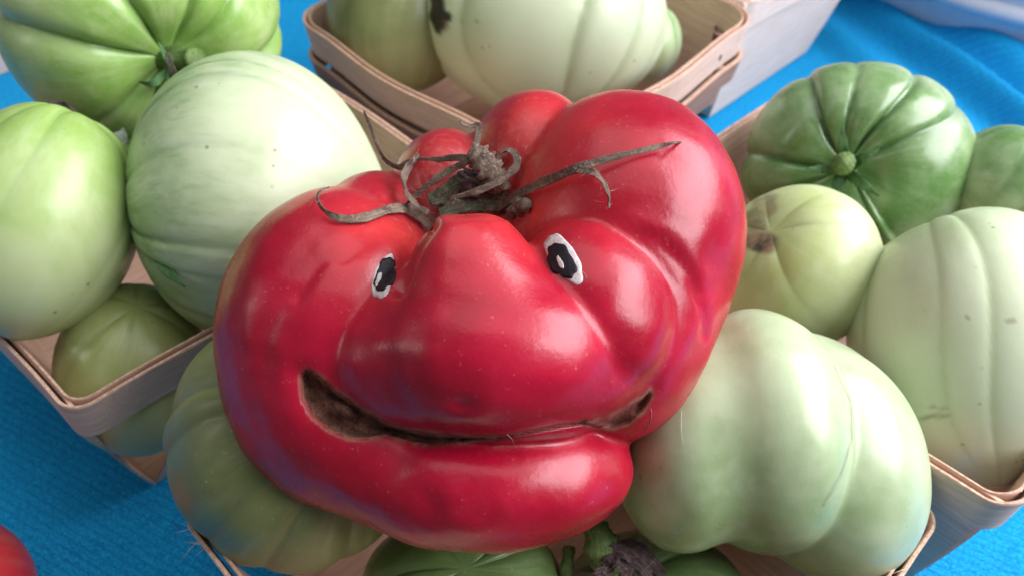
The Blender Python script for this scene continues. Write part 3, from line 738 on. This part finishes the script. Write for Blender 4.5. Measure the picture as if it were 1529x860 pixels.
# ================================================================== GREEN TOMATOES
TG = 'tomatoes'
def ribbed(label, uvd, rad, axis, ribs, depth, mat, flat=.78, stretch=(1, 1), cav=.22, seed=0, sub=6, extent=1.2, sharp=5.0, wob=.03, marks=(), name='green_tomato', floor=.22, spread=.35, cexp=5.0):
    """ribbed tomato: uvd = pixel centre and depth, rad = equatorial radius in px, axis = stem direction in camera terms (right, up, toward)"""
    uu, vv, d = uvd; s_ = d / F_PX; a = rad * s_
    V, Fc = latlong(sub); r_ = np.random.default_rng(seed + 50)
    th = np.arccos(np.clip(V[:, 2], -1, 1)); ph = np.arctan2(V[:, 1], V[:, 0]) + .12 * np.sin(2 * th + seed)
    ed = np.sort((np.arange(ribs) + r_.uniform(-spread, spread, ribs)) * 2 * math.pi / ribs) % (2 * math.pi); ed.sort()
    dep = depth * r_.uniform(.35, 1.25, ribs); x = np.mod(ph, 2 * math.pi)
    k = np.searchsorted(ed, x) % ribs; lo = ed[k - 1]; hi = ed[k]
    wdt = np.mod(hi - lo, 2 * math.pi); t = np.mod(x - lo, 2 * math.pi) / np.maximum(wdt, 1e-6)
    vl = np.where(t < .5, dep[k - 1], dep[k]); edge = np.abs(2 * t - 1)
    wd_t = np.exp(-(th / extent) ** 2) * (1 - floor) + floor * np.exp(-((th - 1.6) / 1.1) ** 2) ; wd_t *= sstep(th, 0.02, .35)
    crease = edge ** sharp
    r = 1 - vl * crease * wd_t + .25 * depth * (1 - edge ** 2) * wd_t
    r = r + wob * vnoise(V, 2.0, seed + 1) + wob * .4 * vnoise(V, 4.5, seed + 2)
    X = V * r[:, None]; X[:, 2] *= flat
    X[:, 2] -= cav * np.exp(-(th / .42) ** 2) * 1.0 + .06 * np.exp(-((math.pi - th) / .3) ** 2)
    ax = camvec(*axis); ax /= np.linalg.norm(ax)
    e1_ = np.cross(ax, Fv if abs(ax @ Fv) < .9 else Uv); e1_ /= np.linalg.norm(e1_); e2_ = np.cross(ax, e1_)
    Wd = (X[:, :1] * e1_ + X[:, 1:2] * e2_ + X[:, 2:3] * ax) * a
    Wd = Wd + (Wd @ Rv)[:, None] * Rv * (stretch[0] - 1) + (Wd @ Uv)[:, None] * Uv * (stretch[1] - 1)
    c = P(uu, vv, d); Wd = Wd + c
    pu, pv, _ = pix(Wd); mark = np.zeros(len(V)); black = np.zeros(len(V)); facing = ((Wd - c) @ Fv) < a * .35
    for (mu, mv, mr1, mr2, rot, st) in marks:
        an = math.radians(rot); dx = (pu - mu); dy = (pv - mv)
        xx = dx * math.cos(an) + dy * math.sin(an); yy = -dx * math.sin(an) + dy * math.cos(an)
        rr = np.hypot(xx / mr1, yy / mr2) + .25 * vnoise(Wd, 5, seed + 3)
        if st > 1: black = np.maximum(black, (1 - sstep(rr, .75, 1.1)) * facing)
        else: mark = np.maximum(mark, st * (1 - sstep(rr, .6, 1.15)) * facing)
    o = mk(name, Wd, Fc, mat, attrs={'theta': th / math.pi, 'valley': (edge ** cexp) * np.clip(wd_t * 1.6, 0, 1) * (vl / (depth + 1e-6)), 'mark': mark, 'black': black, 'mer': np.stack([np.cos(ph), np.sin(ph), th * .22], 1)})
    tag(o, label, 'tomato', TG)
    top = c + ax * a * (flat - cav) * .98
    return o, c, ax, a, top, e1_, e2_
def green_calyx(o, top, ax, e1_, e2_, a, n, ln, mat, mstem, stem=.6, seed=0, droop=.5, w=.16, start=0.0, stemdir=None, skip=()):
    r_ = random.Random(seed)
    for k in range(n):
        if k in skip: continue
        an = start + 2 * math.pi * k / n + r_.uniform(-.25, .25); dirv = e1_ * math.cos(an) + e2_ * math.sin(an); l = ln * a * r_.uniform(.75, 1.15)
        pts = [top + ax * .05 * a, top + dirv * l * .3 + ax * a * .16, top + dirv * l * .65 + ax * a * (.20 + .05 * r_.random()), top + dirv * l + ax * a * (.22 - .1 * droop + .15 * r_.random())]
        ribbon('sepal', pts, [w * a * .8, w * a, w * a * .7, w * a * .15], .05, mat, o, up=ax, seed=seed * 10 + k, n=20, m=8, twist=(0, r_.uniform(-.6, .6)))
    sd = ax if stemdir is None else stemdir
    ribbon('stem', [top - ax * .1 * a, top + sd * stem * a * .5, top + sd * stem * a], [.24 * a, .17 * a, .20 * a], [.24 * a, .17 * a, .19 * a], mstem, o, up=e1_, seed=seed, curl=0, n=16, m=12)

G_LIGHT = mat_green('green_skin_bright', (.50, .62, .28), (.25, .44, .09), (.09, .22, .04), .36, .24, .55, mer_amt=.5)
G_LEFT = mat_green('green_skin_lime', (.47, .56, .28), (.27, .42, .10), (.15, .30, .06), .45, .28, .4, streak=.25)
G_PALE = mat_green('green_skin_pale', (.54, .61, .40), (.25, .38, .16), (.08, .19, .06), .44, .3, .4, streak=.9, mer_amt=1)
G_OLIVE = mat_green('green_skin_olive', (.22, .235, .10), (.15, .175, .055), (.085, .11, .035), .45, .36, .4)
G_CORNER = mat_green('green_skin_yellowish', (.42, .44, .21), (.30, .35, .12), (.18, .22, .07), .4, .28, .5)
G_DARK = mat_green('green_skin_dark', (.42, .52, .30), (.11, .225, .065), (.04, .11, .03), .46, .2, .25, streak=.75)
G_CREAM = mat_green('green_skin_cream', (.55, .61, .36), (.42, .50, .20), (.30, .36, .13), .30, .28, .5)
G_WHITE = mat_green('green_skin_whitish', (.57, .64, .45), (.42, .52, .30), (.27, .36, .16), .36, .3, .5, streak=.6)
G_SPLIT = mat_green('green_skin_split', (.45, .54, .34), (.25, .36, .16), (.13, .22, .08), .40, .24, .5)
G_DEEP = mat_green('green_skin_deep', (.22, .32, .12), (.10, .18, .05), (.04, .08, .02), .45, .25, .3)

# --- left basket
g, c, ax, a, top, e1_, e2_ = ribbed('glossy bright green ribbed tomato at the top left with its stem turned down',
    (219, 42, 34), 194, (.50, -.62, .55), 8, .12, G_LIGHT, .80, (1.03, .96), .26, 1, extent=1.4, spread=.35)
green_calyx(g, top, ax, e1_, e2_, a, 5, .26, M_SEPAL, M_STEMG, .30, 1, stemdir=ax * .6 + Rv * .6 + Uv * .3, w=.08)
ribbon('sepal', [P(262, 128, 28.6), P(258, 108, 28.2), P(254, 92, 28.1), P(250, 80, 28.3)], [.3, .32, .25, .15], .08, M_DRYG, g, seed=66, n=20)
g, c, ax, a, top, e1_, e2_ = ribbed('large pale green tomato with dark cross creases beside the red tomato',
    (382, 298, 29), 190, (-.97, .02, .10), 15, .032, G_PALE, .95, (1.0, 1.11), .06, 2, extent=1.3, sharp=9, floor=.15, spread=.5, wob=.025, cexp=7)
g, c, ax, a, top, e1_, e2_ = ribbed('smooth lime green tomato cut off by the left edge, with a white shine',
    (66, 327, 27), 140, (.25, .93, -.1), 7, .035, G_LEFT, 1.18, (.95, 1.06), .08, 3, extent=1.3, sharp=2.5)
ribbon('sepal', [P(222, 320, 27.2), P(234, 365, 26.4), P(248, 400, 25.8), P(276, 428, 25.3)], [.15, .35, .4, .08], .06, M_SEPAL, g, seed=61, n=24)
ribbon('sepal', [P(190, 300, 27.2), P(205, 345, 26.9), P(222, 380, 26.8), P(240, 395, 26.8)], [.2, .3, .25, .08], .06, M_SEPAL, g, seed=62, n=24)
ribbon('sepal', [P(112, 172, 28), P(98, 160, 28.2), P(84, 156, 28.4), P(74, 153, 28.4)], [.2, .3, .2, .08], .08, M_DARKDRY, g, seed=63, n=24)
g, *_ = ribbed('small olive green tomato down in the near corner of the left basket', (203, 550, 29), 112, (.1, .3, .2), 6, .03, G_CORNER, .95, (1, 1.18), .06, 4, sub=5, sharp=3)
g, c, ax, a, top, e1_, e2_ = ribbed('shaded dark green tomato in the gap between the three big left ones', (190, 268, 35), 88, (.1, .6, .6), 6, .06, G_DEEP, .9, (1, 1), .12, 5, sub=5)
ribbon('sepal', [P(155, 240, 32.2), P(172, 222, 32.0), P(180, 205, 32.0), P(184, 192, 32.2)], [.6, .7, .5, .08], .06, M_SEPALP, g, seed=64, n=20)
ribbon('sepal', [P(165, 260, 32.0), P(150, 225, 31.8), P(135, 205, 31.8), P(120, 190, 32.0)], [.6, .7, .6, .2], .06, M_SEPAL, g, seed=65, n=20)

# --- right basket
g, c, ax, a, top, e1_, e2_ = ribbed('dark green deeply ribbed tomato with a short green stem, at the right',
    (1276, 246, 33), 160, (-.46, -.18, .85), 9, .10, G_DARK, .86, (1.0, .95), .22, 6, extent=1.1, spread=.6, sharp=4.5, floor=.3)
green_calyx(g, top, ax, e1_, e2_, a, 5, .34, M_SEPAL, M_STEMG, .30, 6, stemdir=ax * .9 + Uv * .2, w=.10, start=.4)
g, c, ax, a, top, e1_, e2_ = ribbed('small creamy green tomato with a brown corky scar, touching the red tomato',
    (1188, 398, 29.2), 122, (-.55, .42, .62), 6, .035, G_CREAM, .94, (.98, 1.04), .10, 7, marks=((1138, 362, 30, 17, 8, .95), (1134, 322, 20, 46, 22, .6)), extent=.8, sharp=3)
g, *_ = ribbed('deep green tomato cut off by the right edge, beside the ribbed stemmed one', (1512, 268, 31), 95, (.2, .5, .3), 8, .05, G_DARK, .95, (1, .9), .12, 8, sub=5)
g, *_ = ribbed('very pale whitish green tomato at the right edge with faint grey scuffs', (1442, 508, 26.8), 178, (-.15, .95, -.25), 9, .02, G_WHITE, .95, (.92, 1.2), .12, 9,
    marks=((1395, 622, 26, 4, -12, .5), (1398, 608, 20, 3, 5, .35), (1442, 472, 5, 3, 0, .6), (1510, 478, 8, 3, 0, .6)), extent=1.5, sharp=4, floor=.6)

# --- back basket
g, *_ = ribbed('broad pale ribbed green tomato with a black scar, in the basket behind the red tomato', (815, 26, 42), 183, (.05, .92, .15), 11, .045, G_WHITE, .80, (1.0, 1.0), .1, 10,
    marks=((654, 14, 13, 42, 0, 2), (666, 26, 10, 8, 0, 2), (664, 40, 8, 8, 0, .5), (712, 34, 4, 3, 0, .6), (690, 34, 3, 3, 0, .4)), extent=2.0, sharp=4, floor=.5)
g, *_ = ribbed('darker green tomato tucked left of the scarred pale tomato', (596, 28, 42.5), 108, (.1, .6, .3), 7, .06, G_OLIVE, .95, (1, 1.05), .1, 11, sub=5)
g, *_ = ribbed('small green tomato tucked right of the scarred pale tomato', (962, 62, 43.5), 56, (.1, .6, .3), 7, .05, G_PALE, .95, (1, 1.1), .1, 12, sub=5)

# --- front basket
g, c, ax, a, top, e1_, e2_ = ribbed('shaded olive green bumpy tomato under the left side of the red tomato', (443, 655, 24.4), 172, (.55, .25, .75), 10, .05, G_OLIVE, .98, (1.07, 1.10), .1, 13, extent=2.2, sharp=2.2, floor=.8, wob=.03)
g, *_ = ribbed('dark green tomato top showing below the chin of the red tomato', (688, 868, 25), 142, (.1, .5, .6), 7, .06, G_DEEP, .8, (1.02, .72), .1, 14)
SPL = [(0, [(1160, 655, -70, 185, 165, 150, 0, 20), (1025, 655, 0, 112, 165, 150, 6, 10)]),
       (34, [(1138, 640, 6, 128, 180, 170, -8, 22)]), (7, [(1232, 688, -18, 138, 180, 150, -14, 5)])]
pp, dr2, FG, cc0, ss = lobed_body(SPL, 23.8, (1150, 660, -20), sub=6, far=420)
pp = pp + dr2 * (1.5 * vnoise(pp, 2.2, 9) * ss)[:, None]
WV = cam2world(pp); uu_, vv_ = campix(pp)
thg = np.clip(np.linalg.norm(WV - P(1010, 820, 23.8), axis=1) / 13, 0, 1)
seam = np.exp(-(line_dist(uu_, vv_, [(1245, 545), (1270, 600), (1272, 655), (1255, 710), (1228, 755)]) / 1.6) ** 2) * .55
dot = np.exp(-(((uu_ - 1190) / 8) ** 2 + ((vv_ - 622) / 6) ** 2)) * .12
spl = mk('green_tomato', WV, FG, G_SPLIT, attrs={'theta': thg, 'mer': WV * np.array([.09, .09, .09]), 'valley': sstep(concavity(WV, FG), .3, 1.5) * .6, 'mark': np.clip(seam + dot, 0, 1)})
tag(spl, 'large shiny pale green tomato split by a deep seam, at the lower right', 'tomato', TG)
SPB = BVHTree.FromPolygons([tuple(x) for x in WV], FG)
def on_spl(uu, vv):
    d_ = P(uu, vv, 1.0) - CAM; d_ /= np.linalg.norm(d_); return np.array(SPB.ray_cast(Vector(CAM), Vector(d_))[0]) - d_ * .05
ribbon('stray_hair', [on_spl(1018, 612), on_spl(1017, 635), on_spl(1020, 668)], [.012, .016, .008], .012, M_GLINT, spl, curl=0, n=14, m=5, seed=96)
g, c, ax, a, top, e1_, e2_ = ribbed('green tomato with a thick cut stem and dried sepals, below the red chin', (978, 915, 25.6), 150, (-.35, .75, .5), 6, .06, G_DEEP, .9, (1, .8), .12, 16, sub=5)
SB = []
_, C, _ = ribbon('stem', [P(905, 870, 24.6), P(905, 838, 24.2), P(898, 812, 24.0), P(888, 784, 24.2)], [.55, .95, 1.05, .7], [.5, .8, .9, .6], M_STEMG, g, curl=0, seed=70, n=24, m=14); SB.append(C)
_, C, _ = ribbon('stem', [P(838, 880, 24.9), P(846, 848, 24.6), P(850, 815, 24.8)], [.4, .4, .35], .35, M_STEMG, g, curl=0, seed=71, n=20); SB.append(C)
for i, (pts, wd) in enumerate((
    ([(890, 845, 24.0), (915, 822, 23.7), (940, 830, 23.6), (962, 850, 23.8), (975, 875, 24)], [.3, .45, .4, .35, .2]),
    ([(895, 850, 23.9), (915, 838, 23.6), (935, 850, 23.5), (945, 880, 23.6)], [.3, .5, .45, .3]),
    ([(910, 840, 23.9), (930, 815, 23.9), (955, 822, 23.9), (985, 852, 24.1), (1000, 880, 24.2)], [.2, .4, .4, .35, .2]),
    ([(905, 845, 23.6), (900, 858, 23.4), (915, 880, 23.3)], [.4, .55, .4]))):
    _, C, _ = ribbon('sepal', [P(*x) for x in pts], wd, .09, M_DARKDRY, g, seed=72 + i, curl=.35, twist=(0, .5, -.4)); SB.append(C)
hairs(g, SB, 260, .3, M_HAIR, 8)
ribbon('sepal', [P(1038, 875, 24.8), P(1044, 850, 24.6), P(1050, 832, 24.8)], [.25, .3, .2], .08, M_SEPALP, g, seed=80, n=16)
ribbon('sepal', [P(1062, 875, 24.8), P(1062, 855, 24.7), P(1058, 838, 24.8)], [.15, .2, .12], .08, M_DARKDRY, g, seed=81, n=16)

# --- another red tomato on the cloth, bottom left
M_RED2 = mat_green('second_red_skin', (.50, .02, .03), (.55, .03, .03), (.40, .012, .02), .3, .3, .3, .1, .2)
g, *_ = ribbed('plain red tomato cut off by the bottom left corner of the picture', (-112, 912, 27), 146, (.0, .6, .5), 5, .03, M_RED2, .9, (1, 1), .1, 20, name='red_tomato', sub=5)
